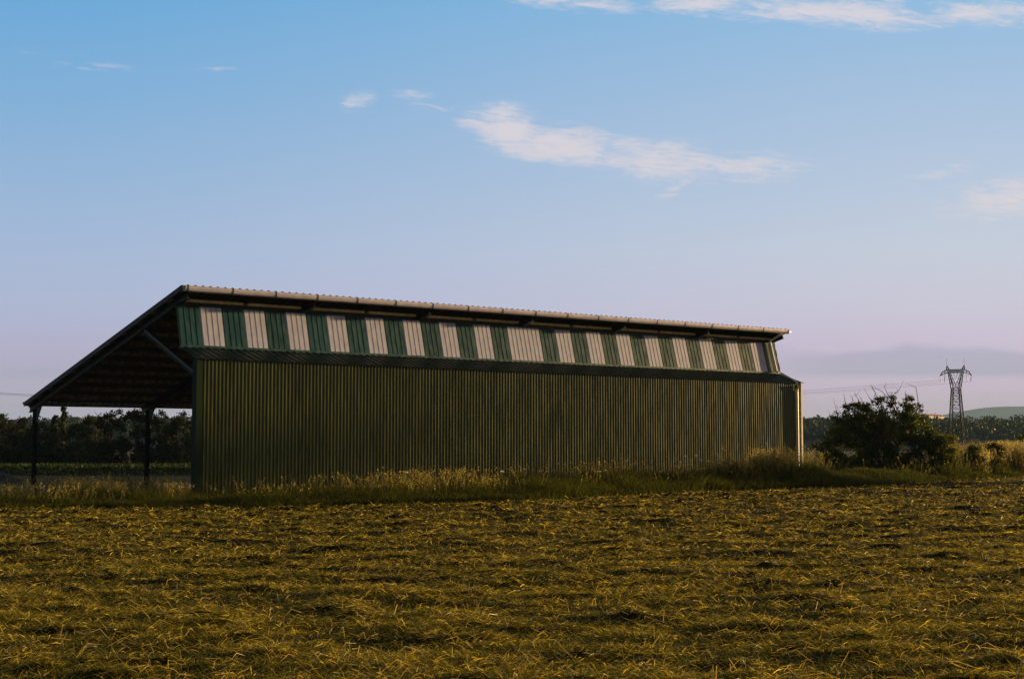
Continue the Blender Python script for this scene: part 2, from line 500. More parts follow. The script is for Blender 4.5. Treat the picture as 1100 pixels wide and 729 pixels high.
MB().box((L-.08, -.08, .02), (L+.02, .02, ZW-.02)).box((L+.0, .022, .02), (L+.02, .30, ZW-.02)).build('corner_flashing', M['pipe'], barn)
MB().box((.3, -.03, .0), (L-.2, .10, .118)).build('base_plinth', M['gravel'], barn)
ribbed('skirt_roof', M['skirt'], (-.16, ZW-.02), (T1-.01, Z1-.03), -.05, L+.10, .333, .035, .14, .08)
def lerp(a, b, t): return a+(b-a)*t
pattern = 'GWGWGWGWGWGWGWGWGWWGWGWGWGWGWGWGWGWG'
assert len(pattern) == 36
for i, ch in enumerate(pattern):
    j = 0 if ch == 'W' else .0
    off = .006 if ch == 'W' else 0
    ribbed('skylight_panel' if ch == 'W' else 'cladding_panel', M['skylight'] if ch == 'W' else M['teal'],
           (T1-off, Z1), (T2-off, Z2), i+.003, i+.997, .2485, .022, .76, .05)
MB().prism([(T1-.05, Z1-.05), (T1-.02, Z1-.05), (T1-.02, Z1+.07), (T1-.05, Z1+.07)], -.02, L+.02).build('clerestory_sill', M['teal'], barn)
MB().prism([(T2-.03, Z2-.02), (T2+.03, Z2-.02), (T2+.05, Z2+.16), (T2-.01, Z2+.16)], -.02, L+.02).build('clerestory_head', M['dark'], barn)
for k in range(6):                     # pale timber above the clerestory head
    for a, b in ((.25, 3.0), (3.25, 5.8)):
        MB().box((6*k+a, T2-.02, Z2+.19), (6*k+b, T2+.04, Z2+.30)).build('timber_rail', M['palewood'], barn)
MB().box((L-.0, T1+.0, Z1), (L+.015, T1+.02, Z1+.01)).build('corner_clip', M['teal'], barn)
# clerestory end flashings
for s in (-.02, L-.01):
    MB().prism([(T1-.03, Z1), (T1+.04, Z1), (T2+.04, Z2), (T2-.03, Z2)], s, s+.03).build('clerestory_flashing', M['trim'], barn)
# roof
ribbed('roof_sheet', M['roof'], (T4, zr(T4)-.03), (T3, zr(T3)-.03), -.15, L+.15, .333, .045, .18, .10)
RP = [i for i in np.linspace(T3+.12, T4-.15, 13)]
for t in RP:
    zt = zr(t)-.045
    MB().box((-.12, t-.04, zt-.20), (L+.12, t+.04, zt)).build('purlin', M['wood'], barn)
for s0, s1 in ((-.17, -.152), (L+.152, L+.17)):
    MB().prism([(T3-.02, zr(T3)-.02), (T4+.02, zr(T4)-.02), (T4+.02, zr(T4)-.24), (T3-.02, zr(T3)-.24)], s0, s1).build('verge_board', M['dark'], barn)
MB().box((-.15, T4+.02, zr(T4)-.17), (L+.15, T4+.04, zr(T4)-.03)).build('eave_board', M['dark'], barn)
# high gutter in two metre lengths with joint bands
gu = []
gt, gz = T3-.16, Z3-.17
prof = [(gt+.13, gz+.12), (gt+.13, gz-.05), (gt+.07, gz-.10), (gt-.02, gz-.12), (gt-.09, gz-.08), (gt-.125, gz+.01), (gt-.13, gz+.11),
        (gt-.118, gz+.11), (gt-.112, gz+.01), (gt-.08, gz-.07), (gt-.015, gz-.108), (gt+.06, gz-.088), (gt+.117, gz-.04), (gt+.117, gz+.12)]
gutter = MB().prism(prof, -.12, L+.1).build('gutter', M['galv'], barn)
for k in range(0, 19):
    s = min(max(2*k, -.1), L+.05)
    pr = [(y + (-.008 if y < gt else .002), z + (-.008 if z < gz else .004)) for y, z in prof[:7]] + [(gt-.10, gz+.118), (gt+.10, gz+.126)]
    MB().prism(pr, s-.02, s+.02).build('gutter_bracket', M['steel'], gutter)
MB().bar((L+.12, gt, gz-.03), (L+.42, gt+.06, gz+.02), .05, .05).build('gutter_spout', M['steel'], gutter)
lowg = [(T4+.045, zr(T4)-.02), (T4+.045, zr(T4)-.12), (T4+.20, zr(T4)-.12), (T4+.24, zr(T4)-.0), (T4+.225, zr(T4)-.0), (T4+.19, zr(T4)-.108), (T4+.057, zr(T4)-.108), (T4+.057, zr(T4)-.02)]
MB().prism(lowg, -.15, L+.15).build('gutter', M['steel'], barn)
# frames
TP = 17.9
for k in range(7):
    s = 6*k + (.12 if k == 0 else -.12 if k == 6 else 0)
    off = .045+.20+.15
    MB().ibeam((s, T3+.02, zr(T3+.02)-off), (s, T4-.05, zr(T4-.05)-off), .16, .29).build('rafter', M['steel'], barn)
    MB().ibeam((s, .30, 0), (s, .30, ZW+.02), .16, .24, up=(0, 1, 0)).build('front_post', M['steel'], barn)
    MB().ibeam((s, .44, 5.0), (s, 5.3, zr(5.3)-off-.16), .14, .22).build('knee_brace', M['steel'], barn)
    MB().ibeam((s, TP, 0), (s, TP, zr(TP)-off-.146), .17, .22, up=(0, 1, 0)).build('rear_post', M['dark'], barn)
    MB().prism([(TP-.13, zr(TP)-off-.15), (TP-1.0, zr(TP-1.0)-off-.146), (TP-.13, 3.15)], s-.02, s+.02).build('haunch', M['dark'], barn)
    MB().bar((s, T2+.08, Z2+.1), (s, T1+.2, Z1-.1), .08).build('clerestory_stud', M['steel'], barn)
# closed right-hand gable
def gable(mb):
    prof = []
    p = .2; t = .05
    while t < T4-.3:
        for dt, d in ((0, 0), (.09, 0), (.11, .035), (.18, .035)): prof.append((min(t+dt, T4-.3), d))
        t += p
    n = len(prof); v = []
    for lay in (0, -.006):
        v += [(L+.06+d+lay, y, .1) for y, d in prof]
        for y, d in prof:
            if y < T1: z = ZW-.05+(y-0)*(Z1-ZW)/T1
            elif y < T2: z = Z1 + (y-T1)/(T2-T1)*(Z2-Z1)
            else: z = zr(y)-.26
            v.append((L+.06+d+lay, y, z))
    f = []
    for i in range(n-1):
        f.append([i, i+1, n+i+1, n+i]); f.append([2*n+i+1, 2*n+i, 3*n+i, 3*n+i+1])
    return v, f
v, f = gable(None); mesh_obj('gable_wall', v, f, M['wall'], barn)
# downpipe with hopper at the right end
pts = [(L-.40, gt+.02, gz-.12), (L-.46, T2-.12, Z2+.10), (L-.46, T1-.13, Z1+.10), (L-.44, T1-.30, Z1+.02)]
dp = MB().tube(pts, .075, 8).build('downpipe', M['pipe'], barn, smooth=False)
MB().tube([(L-.30, T1-.35, Z1-.0), (L-.45, .10, ZW+.12), (L-.50, -.18, ZW-.06)], .05, 8).build('pipe_run', M['pipe'], dp)
MB().prism([(-.26, ZW-.16), (-.10, ZW-.16), (-.12, ZW-.36), (-.22, ZW-.36)], L-.60, L-.40).build('hopper', M['wall'], dp)
MB().tube([(L-.50, -.16, ZW-.36), (L-.50, -.145, ZW-.50), (L-.50, -.145, .25)], .072, 8).build('lower_pipe', M['pipe'], dp)

# yard under the roof
yd = []
def barn_pt(s, t, z=0.0):
    return (BX + math.cos(TH)*s - math.sin(TH)*t, BY + math.sin(TH)*s + math.cos(TH)*t, z)
prof = [barn_pt(*q) for q in ((-9, 3.4), (-3, 1.8), (.3, .4), (35.7, .4), (35.8, 18.3), (20, 19.5), (0, 20), (-10, 20.5))]
yv = [(x, y, float(ground_z(x, y))+.045) for x, y, z in prof]
tag(mesh_obj('gravel_yard', [(x, y, .07) for x, y, z in prof] + [(x, y, -.2) for x, y, z in prof],
             [list(range(8))] + [[i, i+8, (i+1) % 8+8, (i+1) % 8] for i in range(8)], M['gravel']), kind='structure')
# gravel heap
def heap():
    cx, cy = pxX(-8, 68), 68.0
    o = empty('gravel_heap', (cx, cy, 0))
    n = 26; v = []; f = []
    for j in range(n):
        for i in range(n):
            a = (i/(n-1)-.5)*2; b = (j/(n-1)-.5)*2
            r = math.hypot(a, b)
            v.append((a*2.0, b*1.7, max(-.1, .98*(1-min(1, r)**1.5)) + .10*float(fbm(a*5+9, b*5+3, 2))*(r < 1)))
    for j in range(n-1):
        for i in range(n-1):
            q = j*n+i; f.append([q, q+1, q+n+1, q+n])
    mesh_obj('heap_surface', v, f, principled('heap_stone', (.12, .115, .12), .9, 0, .5, 7, .2, bump=1, bscale=16), o)
    tag(o, 'low grey heap of gravel in the grass beside the leftmost barn post', 'gravel heap')
heap()

# ------------------------------------------------------------------ pylon and wires
PD = 560.0
def pylon():
    cx = pxX(1027, PD)
    o = empty('lattice_pylon', (cx, PD, -.2), R(-32))
    tag(o, 'tall lattice power pylon with a wide crossarm standing before the far forest', 'pylon')
    legs = [(-3.9, 0), (-3.1, 13), (-2.35, 23)]      # half width, height
    mb = MB()
    hw = lambda z: np.interp(z, [0, 12, 24.5], [3.0, 2.2, 1.4])
    lev = [0, 4.4, 8.4, 12, 15.2, 18, 20.4, 22.6, 24.5]
    c = [(-1, -1), (1, -1), (1, 1), (-1, 1)]
    for a, b in zip(lev[:-1], lev[1:]):
        for k in range(4):
            p, q = c[k], c[(k+1) % 4]
            P0 = (p[0]*hw(a), p[1]*hw(a), a); P1 = (p[0]*hw(b), p[1]*hw(b), b)
            Q0 = (q[0]*hw(a), q[1]*hw(a), a); Q1 = (q[0]*hw(b), q[1]*hw(b), b)
            mb.bar(P0, P1, .30); mb.bar(P0, Q1, .16); mb.bar(Q0, P1, .16); mb.bar(P1, Q1, .14)
    mb.build('lattice_body', M['pylon'], o)
    hd = MB()                                        # the forked head
    for sx in (-1, 1):
        for sy in (-1, 1):
            hd.bar((sx*1.5, sy*1.5, 24.5), (sx*2.7, sy*.8, 30.6), .26)
            hd.bar((sx*.15, sy*1.6, 24.8), (sx*2.3, sy*.8, 30.6), .22)
            for z in (26, 27.5, 29):
                a = (z-24.5)/6.1
                hd.bar((sx*lerp(1.75, 2.7, a), sy*lerp(1.75, .8, a), z), (sx*lerp(.15, 2.3, a), sy*lerp(1.6, .8, a), z+.8), .15)
        hd.bar((sx*1.75, -1.75, 24.5), (sx*2.2, 1.4, 27.2), .14)
    hd.build('forked_head', M['pylon'], o)
    ca = MB()
    for sy in (-.7, .7):
        ca.bar((-3.2, sy, 31.6), (3.2, sy, 31.6), .24); ca.bar((-3.2, sy, 30.5), (3.2, sy, 30.5), .24)
        for k in range(8):
            x = -3.2+.8*k; ca.bar((x, sy, 30.5), (x+.8, sy, 31.6), .14); ca.bar((x, sy, 31.6), (x+.8, sy, 30.5), .14)
        for sx in (-1, 1):
            ca.bar((sx*3.2, sy, 31.6), (sx*5.0, sy*.5, 30.8), .22); ca.bar((sx*5.0, sy*.5, 30.8), (sx*6.0, 0, 29.2), .22)
            ca.bar((sx*3.2, sy, 30.5), (sx*4.9, sy*.5, 29.9), .18); ca.bar((sx*4.9, sy*.5, 29.9), (sx*6.0, 0, 29.2), .16)
            ca.bar((sx*4.1, sy*.7, 31.2), (sx*4.1, sy*.7, 30.2), .14)
    ca.build('crossarm', M['pylon'], o)
    for sx in (-1, 1):
        m_ = MB()
        for a in (-.5, .5):
            for b in (-.5, .5): m_.bar((sx*2.9+a, b, 31.6), (sx*3.3, 0, 33.2), .22)
        m_.bar((sx*3.3, 0, 33.1), (sx*3.3, 0, 36.0), .07)
        m_.build('earth_peak', M['pylon'], o)
    tips = []
    for x in (-5.95, 0, 5.95):
        m_ = MB()
        ends = ((x, x*.86), ) if x else ((-.8, 0), (.8, 0))
        z0 = 29.2 if x else 30.4
        m_.tube([(x - .0, 0, z0), (x*.96, 0, z0-2.3)], .13, 6) if x else m_.tube([(-.9, 0, z0), (0, 0, z0-2.3), (.9, 0, z0)], .12, 6)
        if x: m_.tube([(x*.68, 0, 29.8), (x*.74, 0, z0-2.3)], .12, 6)
        m_.build('insulator_string', M['glassy'], o)
        tips.append((x*.96, 0, z0-2.3))
    return cx, [(cx + math.cos(R(-32))*t[0], PD + math.sin(R(-32))*t[0], t[2]-.2) for t in tips]
pcx, tips = pylon()
names = ['nearest the left end of the pylon crossarm', 'from the middle of the pylon crossarm', 'from the right end of the pylon crossarm']
for k, (tx, ty, tz) in enumerate(tips):
    pts = []
    for i in range(61):
        q = i/60
        x = lerp(tx, -300+(k-1)*5, q); y = lerp(ty, 480+(k-1)*6, q)
        sag = 4*11.5*q*(1-q)
        z = lerp(tz, 29.6, q) - sag
        pts.append((x, y, z))
    o = MB().tube(pts, .036, 5, cap=True).build('power_line', M['wire'])
    tag(o, 'thin sagging overhead power line ' + names[k], 'power line', 'overhead power lines')

# far cream building behind the forest edge
fb = empty('long_building', (pxX(1006, 1000), 1000, 6), R(52))
fb_ = MB().box((-14, 0, 0), (14, 9, 16.6)); fb_.build('wall', M['far_wall'], fb)
MB().prism([(-.6, 16.6), (9.6, 16.6), (4.5, 18.0)], -14.6, 14.6).build('roof', M['far_roof'], fb)
tag(fb, 'long cream building with a low reddish roof just above the far forest', 'building')

# ------------------------------------------------------------------ foliage tools
def frames(n, rg, flat=0.0):
    a = rg.normal(size=(n, 3)); a[:, 2] *= (1-flat); a /= np.linalg.norm(a, axis=1)[:, None]
    b = rg.normal(size=(n, 3)); b -= a*(a*b).sum(1)[:, None]; b /= np.linalg.norm(b, axis=1)[:, None]
    return a, b
def leaf_mesh(name, P, size, cols, mat, parent=None, rg=rng):
    n = len(P); a, b = frames(n, rg)
    sz = size*rg.uniform(.6, 1.4, n)[:, None]
    v = np.empty((n, 4, 3)); w = .5*sz
    v[:, 0] = P - a*sz; v[:, 1] = P + b*w*rg.uniform(.7, 1.2, n)[:, None]; v[:, 2] = P + a*sz; v[:, 3] = P - b*w
    f = np.arange(n*4).reshape(n, 4)
    return mesh_obj(name, v.reshape(-1, 3), f, mat, parent, cols=np.repeat(cols, 4, 0))
def crown_points(n, clumps, rad, rg):
    """clumps: (k,3) centres, rad (k,) radii"""
    k = rg.choice(len(clumps), n, p=rad**2/np.sum(rad**2))
    d = rg.normal(size=(n, 3)); d /= np.linalg.norm(d, axis=1)[:, None]
    r = rad[k]*np.minimum(np.abs(rg.normal(.62, .34, n)), 1.7)
    p = clumps[k] + d*r[:, None]*np.array([1, 1, .85])
    return p, k
def leaf_cols(n, k, base, var, rg, kv=.25):
    c = np.array(base)[None, :]*np.ones((n, 3))
    kk = rg.uniform(1-kv, 1+kv, 400)[np.asarray(k) % 400]
    c = c*kk[:, None]*rg.uniform(1-var, 1+var, n)[:, None]
    c[:, 0] *= rg.uniform(.8, 1.25, n)
    return np.clip(c, .003, 1)
def branch_mesh(mb, p, d, r, ln, depth, rg, spread=.6, up=.15):
    p = np.array(p, float); d = np.array(d, float); pts = [p]; rr = [r]; n = 4
    for i in range(n):
        d = d + rg.normal(size=3)*.14 + np.array([0, 0, up*.3]); d /= np.linalg.norm(d)
        p = p + d*ln/n; pts.append(p); rr.append(r*(1-.6*(i+1)/n))
    mb.tube(pts, rr, 5, cap=False)
    ends = [pts[-1]]
    if depth > 0:
        for j in range(3):
            q = pts[rg.integers(2, n+1)]
            nd = d + rg.normal(size=3)*spread; nd /= np.linalg.norm(nd)
            ends += branch_mesh(mb, q, nd, r*.45, ln*.62, depth-1, rg, spread, up)
    return ends
def tree(name, x, y, h, w, base, label, cat, group, n=3500, leaf=.16, low=.12, shape='round', seed=0, z=None):
    rg = np.random.default_rng(seed)
    zz = float(ground_z(x, y)) if z is None else z
    o = empty(name, (x, y, zz)); tag(o, label, cat, group)
    mb = MB(); tr = .025*h+.05
    mb.tube([(0, 0, -.2), (rg.normal()*.05, rg.normal()*.05, h*.25), (rg.normal()*.12, rg.normal()*.12, h*.55), (rg.normal()*.2, 0, h*.85)], [tr, tr*.8, tr*.5, tr*.12], 7)
    for i in range(7):
        a = rg.uniform(0, 6.28); z0 = h*rg.uniform(.2, .65); l = w*.42*rg.uniform(.6, 1)
        if shape == 'column': l *= .6
        mb.tube([(0, 0, z0), (math.cos(a)*l*.5, math.sin(a)*l*.5, z0+l*.45), (math.cos(a)*l, math.sin(a)*l, z0+l*.9)], [tr*.4, tr*.25, tr*.06], 5)
    mb.build('trunk', M['bark'], o)
    K = 34; cl = []; ra = []
    for i in range(K):
        t = rg.uniform(low, 1)
        if shape == 'column': t = (i+.5)/K; rr = w/2*min(1, (1-t)*3+.2)*.6
        elif shape == 'cone': rr = w/2*(1.02-t)**.8
        else: rr = w/2*math.sqrt(max(.02, 1-((t-.45)/.58)**2))
        a = rg.uniform(0, 6.28); q = rr*rg.uniform(.25, 1)**.6
        cl.append((math.cos(a)*q*.85, math.sin(a)*q*.85, h*(t*.92+.02))); ra.append(rg.uniform(.55, 1.15)*w*(.15 if shape != 'column' else .24))
    P, k = crown_points(n, np.array(cl), np.array(ra), rg)
    P[:, 2] = np.clip(P[:, 2], .1, h*1.03)
    leaf_mesh('crown', P, leaf, leaf_cols(n, k, base, .35, rg, .4), M['leaf'], o, rg)
    return o

SHADE_H = 13.6
# trees beyond the crop strip on the left
TG = 'trees along the hedge line beyond the crop strip'
tree_list = [  # px centre, top py, width px, distance, shape, kind word
    (-62, 448, 50, 152, 'round', 'dense tree in the far hedge line, outermost at the left', .9),
    (-18, 449, 44, 149, 'round', 'broad dark tree at the left edge of the far hedge line', .9),
    (8, 444, 34, 154, 'round', 'dark round tree in the far hedge line left of the leftmost barn post', 1.0),
    (24, 446, 22, 157, 'cone', 'narrow pointed tree in the far hedge line just left of the leftmost barn post', .8),
    (43, 451, 30, 148, 'round', 'low shaggy tree directly behind the leftmost barn post', 1.3),
    (60, 444, 18, 153, 'cone', 'short pointed tree just left of the poplar', 1.0),
    (69, 433, 9, 158, 'column', 'slim columnar poplar rising above the hedge line', 1.3),
    (84, 456, 34, 147, 'round', 'low bushy tree right of the poplar with hills seen over it', 1.5),
    (102, 445, 30, 156, 'round', 'yellowish green tree left of the tallest dark trees', 1.9),
    (121, 437, 34, 151, 'round', 'tallest dark dense tree in the far hedge line', .6),
    (147, 439, 34, 149, 'round', 'dark broad tree just left of the inner barn post', .65),
    (172, 438, 28, 153, 'round', 'dark green tree behind the inner barn post', .9),
    (192, 440, 30, 149, 'round', 'dark green tree seen left of the corner of the barn', .9),
    (216, 444, 34, 152, 'round', 'bushy tree half hidden behind the corner of the barn', .9),
]
for i, (px, py, w, D, shp, lab, k) in enumerate(tree_list):
    x = pxX(px, D); sc_ = F/D
    h = EYE + (478.7-py)/sc_
    tree('poplar_tree' if shp == 'column' else 'hedgerow_tree', x, D, h, w/sc_*1.35, (.016*k, .026*k, .008*k), lab, 'tree', TG,
         n=2600 if shp == 'column' else 5200, leaf=.13, low=.04, shape=shp, seed=100+i)
# tall trees added out of view to shade the lower part of the barn wall
for i in range(2):
    q = -56.0 - 1.5*i; d = 118 + (i % 3)*5
    x = SUN_DIR[1]*q + SUN_DIR[0]*d; y = -SUN_DIR[0]*q + SUN_DIR[1]*d
    tree('shade_tree', x, y, SHADE_H - 4.0*i, 4.6, (.018, .028, .008), 'tall tree %s of those added out of view to shade the barn wall' % ('first', 'second', 'third', 'fourth', 'fifth', 'sixth', 'seventh', 'eighth', 'ninth')[i],
         'tree', 'unseen trees added for their shadow on the barn', n=5000, leaf=.24, low=.05, shape='round', seed=500+i)
# scrub filling the foot of the hedge line
def scatter_leaf_mass(name, pts, rad, n, leaf, base, mat, seed, kv=.4, zs=1.0):
    rg = np.random.default_rng(seed)
    P, k = crown_points(n, pts, rad, rg)
    return leaf_mesh(name, P, leaf, leaf_cols(n, k, base, .35, rg, kv), mat, None, rg)
rg = np.random.default_rng(5)
kx = rg.uniform(pxX(-110, 158), pxX(330, 158), 150); ky = rg.uniform(150, 162, 150)
pt = np.stack([kx, ky, rg.uniform(.2, 2.6, 150)], 1)
tag(scatter_leaf_mass('undergrowth', pt, rg.uniform(.8, 1.6, 150), 34000, .15, (.010, .015, .005), M['leaf'], 6),
    'dark undergrowth filling the foot of the far hedge line', 'undergrowth', kind='stuff')
# crop strip
rg = np.random.default_rng(8)
n = 60000
cx = rg.uniform(-62, 25, n); cy = 106 + rg.uniform(0, 1, n)**1.3*18
row = np.round(cy/.8)*.8 + rg.normal(0, .12, n)
tp = .60+.10*fbm(cx/4, cy/4, 4)
cz = tp*rg.uniform(0, 1, n)**.45
P = np.stack([cx, row, cz], 1)
cc_ = np.array([  .022, .042, .008])[None]*rg.uniform(.5, 1.5, n)[:, None]
tag(leaf_mesh('crop', P, .10, cc_, M['leaf'], None, rg), 'low green crop strip in front of the far hedge line', 'crop', kind='stuff')

# far forest
rg = np.random.default_rng(12)
nc = 1150
fy = 640 + rg.uniform(0, 1, nc)*300
fx = rg.uniform(-.50, .50, nc)*fy*1.0
gz_ = ground_z(fx, fy)
hh = rg.uniform(9, 13.0, nc)
ctr = np.stack([fx, fy, gz_ + hh*.55], 1)
n = 230000
k = rg.integers(0, nc, n)
d = rg.normal(size=(n, 3)); d /= np.linalg.norm(d, axis=1)[:, None]
d[:, 2] = np.abs(d[:, 2])*1.0 - .25
sz = rg.uniform(4.0, 6.8, nc)
lum = 1+.30*np.sin(d[:, 0]*5+k)*np.sin(d[:, 1]*6+k*2)
P = ctr[k] + d*np.stack([sz[k], sz[k]*.9, hh[k]*.5], 1)*lum[:, None]
tint = rg.uniform(.6, 1.5, nc)
cf = np.array([.014, .028, .012])[None]*tint[k][:, None]*rg.uniform(.7, 1.3, n)[:, None]
tag(leaf_mesh('forest', P, .85, cf, M['leaf'], None, rg), 'dark far-off forest along the horizon', 'forest', kind='stuff')

# ------------------------------------------------------------------ blades
def blades(name, base, height, width, lean, az, cols_lo, cols_hi, mat, label, bend=.5, cat='grass', kind='stuff', seg=2):
    """curved tapering blades; base (n,3), height/length, lean (0 upright..1 lying), azimuth"""
    n = len(base)
    dirh = np.stack([np.cos(az), np.sin(az), np.zeros(n)], 1)
    up = np.array([0, 0, 1.0])[None]
    side_a = az + math.pi/2 + np.random.default_rng(1).normal(0, .5, n)
    roll = np.random.default_rng(2).normal(0, .9, n)*np.clip(lean*1.2, 0, 1)
    side = np.stack([np.cos(side_a)*np.cos(roll), np.sin(side_a)*np.cos(roll), np.sin(roll)], 1)
    V_ = np.empty((n, 2*seg+1, 3)); C_ = np.empty((n, 2*seg+1, 3))
    for i in range(seg+1):
        t = i/seg
        ang = lean*math.pi/2 + bend*t*(t)
        ln = height*t
        c = base + dirh*(np.sin(ang)*ln)[:, None] + up*(np.cos(ang)*ln)[:, None]
        w = (width*(1-.55*t))[:, None]*.5
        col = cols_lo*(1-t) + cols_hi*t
        if i < seg:
            V_[:, 2*i] = c - side*w; V_[:, 2*i+1] = c + side*w; C_[:, 2*i] = col; C_[:, 2*i+1] = col
        else:
            V_[:, 2*i] = c; C_[:, 2*i] = col
    me_v = V_.reshape(-1, 3)
    s = np.arange(n)*(2*seg+1)
    loops = []; tot = []
    q = np.stack([s, s+1, s+3, s+2], 1)
    F_ = [q] if seg > 1 else []
    for i in range(1, seg-1): F_.append(np.stack([s+2*i, s+2*i+1, s+2*i+3, s+2*i+2], 1))
    tri = np.stack([s+2*seg-2, s+2*seg-1, s+2*seg], 1)
    me = bpy.data.meshes.new(name)
    me.vertices.add(len(me_v)); me.vertices.foreach_set('co', me_v.astype(np.float32).ravel())
    quads = np.concatenate(F_).astype(np.int32) if F_ else np.zeros((0, 4), np.int32)
    li = np.concatenate([quads.ravel(), tri.astype(np.int32).ravel()])
    me.loops.add(len(li)); me.loops.foreach_set('vertex_index', li)
    tots = np.concatenate([np.full(len(quads), 4), np.full(len(tri), 3)]).astype(np.int32)
    me.polygons.add(len(tots))
    me.polygons.foreach_set('loop_start', np.concatenate([[0], np.cumsum(tots)[:-1]]).astype(np.int32))
    me.polygons.foreach_set('loop_total', tots); me.update(calc_edges=True)
    a = me.color_attributes.new('tint', 'FLOAT_COLOR', 'POINT')
    c = np.ones((len(me_v), 4), np.float32); c[:, :3] = C_.reshape(-1, 3)
    a.data.foreach_set('color', c.ravel())
    me.materials.append(mat)
    o = bpy.data.objects.new(name, me); COL.objects.link(o)
    return tag(o, label, cat, kind=kind)

# hay on the field
rg = np.random.default_rng(31)
def field_pts(n, rg, d0=11.5, d1=100, half=.44, dens=None):
    inv = rg.uniform(1/d1, 1/d0, n); y = 1/inv
    x = rg.uniform(-half, half, n)*y
    ok = y < edge(x)+.3
    if dens is not None: ok &= rg.uniform(0, 1, n) < dens(x, y)
    return x[ok], y[ok]
clump = lambda x, y: np.clip(.30 + 1.6*(fbm(x*.8, y*1.4, 41, 3)-.38), .12, 1)
x, y = field_pts(900000, rg, dens=clump)
yo = 1/rg.uniform(1/60, 1/10, 330000); xo = rg.uniform(0, 9, yo.size)   # the field goes on past both sides of the view
xo = np.where(rg.uniform(0, 1, yo.size) < .5, -1, 1)*(.44*yo + xo)
ok = (yo < edge(xo)+.3) & (rg.uniform(0, 1, yo.size) < clump(xo, yo))
x = np.concatenate([x, xo[ok]]); y = np.concatenate([y, yo[ok]])
n = len(x); dens = clump(x, y)
z = ground_z(x, y) + rg.uniform(0, .035, n) + .05*np.clip(dens-.5, 0, 1)*rg.uniform(0, 1, n)
col = np.array([.90, .72, .105])[None]*(rg.uniform(0, 1, n)**2.4*1.5+.16)[:, None]
green = rg.uniform(0, 1, n) < .35 + .35*fbm(x*.7, y*.9, 91, 2)
col[green] = np.array([.20, .20, .018])[None]*rg.uniform(.4, 1.3, green.sum())[:, None]
sc_d = np.maximum(1, y/22)
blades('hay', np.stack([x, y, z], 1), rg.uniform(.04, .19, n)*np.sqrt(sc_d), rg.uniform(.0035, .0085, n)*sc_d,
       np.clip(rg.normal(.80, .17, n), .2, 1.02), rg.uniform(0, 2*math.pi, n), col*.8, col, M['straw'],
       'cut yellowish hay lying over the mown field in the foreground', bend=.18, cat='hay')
x, y = field_pts(230000, rg)
n = len(x)
col = np.array([.075, .088, .012])[None]*rg.uniform(.4, 1.4, n)[:, None]
sc_d = np.maximum(1, y/22)
blades('stubble', np.stack([x, y, ground_z(x, y)-.01], 1), rg.uniform(.04, .12, n), rg.uniform(.004, .008, n)*sc_d,
       np.abs(rg.normal(.2, .2, n)), rg.uniform(0, 2*math.pi, n), col*.5, col, M['straw'],
       'short green stubble between the cut hay', bend=.4, cat='stubble')
# a few long pale stems lying on top
x, y = field_pts(2600, rg, d1=40)
n = len(x)
col = np.array([.62, .48, .17])[None]*rg.uniform(.6, 1.1, n)[:, None]
blades('straw_stems', np.stack([x, y, ground_z(x, y)+.05], 1), rg.uniform(.2, .5, n), rg.uniform(.005, .009, n),
       np.clip(rg.normal(.75, .2, n), .2, .98), rg.uniform(0, 2*math.pi, n), col, col, M['straw'],
       'long pale straw stems lying loose on the hay', bend=.6, cat='straw')

# verge grass
rg = np.random.default_rng(57)
def verge_pts(n, x0, x1, depth, rg, pw=1.0):
    x = rg.uniform(x0, x1, n); e = rg.uniform(0, 1, n)**pw*depth; y = edge(x)+e
    s, t = to_barn(x, y)
    ok = ~((s > -.1) & (s < 36.3) & (t > -.25) & (t < 19))
    ok &= ~((s > -8) & (s <= 0) & (t > 3.5) & (t < 19.5) & (rg.uniform(0, 1, n) < .8))
    return x[ok], y[ok], e[ok]
hmod = lambda x, y: .35+1.3*fbm(x*.45, y*.45, 61, 3)
x, y, e = verge_pts(300000, -32, 52, 15, rg, 1.25)
n = len(x)
hb = (1-.5*sstep(x/y, .205, .222)*(1-sstep(x/y, .285, .300)))*np.interp(x, [-20, -8, 2, 10, 20, 30, 50], [.62, .66, 1.1, 1.4, 1.3, 1.1, 1.1])*hmod(x, y)*(.55+.45*sstep(e, 0, 2.5))
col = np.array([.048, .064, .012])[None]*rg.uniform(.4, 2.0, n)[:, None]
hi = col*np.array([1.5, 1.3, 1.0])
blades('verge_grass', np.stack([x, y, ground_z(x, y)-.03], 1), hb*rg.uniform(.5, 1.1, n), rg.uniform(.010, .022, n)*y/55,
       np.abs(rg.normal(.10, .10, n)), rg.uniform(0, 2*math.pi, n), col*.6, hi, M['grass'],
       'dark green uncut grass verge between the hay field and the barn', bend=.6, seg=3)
# dry golden stalks among it, in drifts
drift = lambda x, y: np.clip(2.4*(fbm(x*.25+3, y*.3, 71, 3)-.38), .02, 1)
x, y, e = verge_pts(90000, -32, 52, 15, rg, .8)
ok = rg.uniform(0, 1, len(x)) < drift(x, y)*np.interp(x, [-20, -12, -8, 10, 14, 26, 30, 50], [.7, .7, .35, .35, .4, .4, .55, .6])*sstep(e, .6, 2.5)
inb = lambda x, y: sstep(x/y, .205, .222)*(1-sstep(x/y, .285, .300))   # low growth in front of the bush
ok &= rg.uniform(0, 1, len(x)) > .85*inb(x, y)
x, y, e = x[ok], y[ok], e[ok]; n = len(x)
hb = (1-.35*inb(x, y))*np.interp(x, [-20, -9, 2, 10, 16, 26, 32, 50], [.95, .95, 1.45, 1.8, 1.8, 1.5, 1.8, 1.8])*(.6+.5*hmod(x, y)*.8)
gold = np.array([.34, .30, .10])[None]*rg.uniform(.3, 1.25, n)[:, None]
lo = np.array([.06, .06, .018])[None]*np.ones((n, 1))
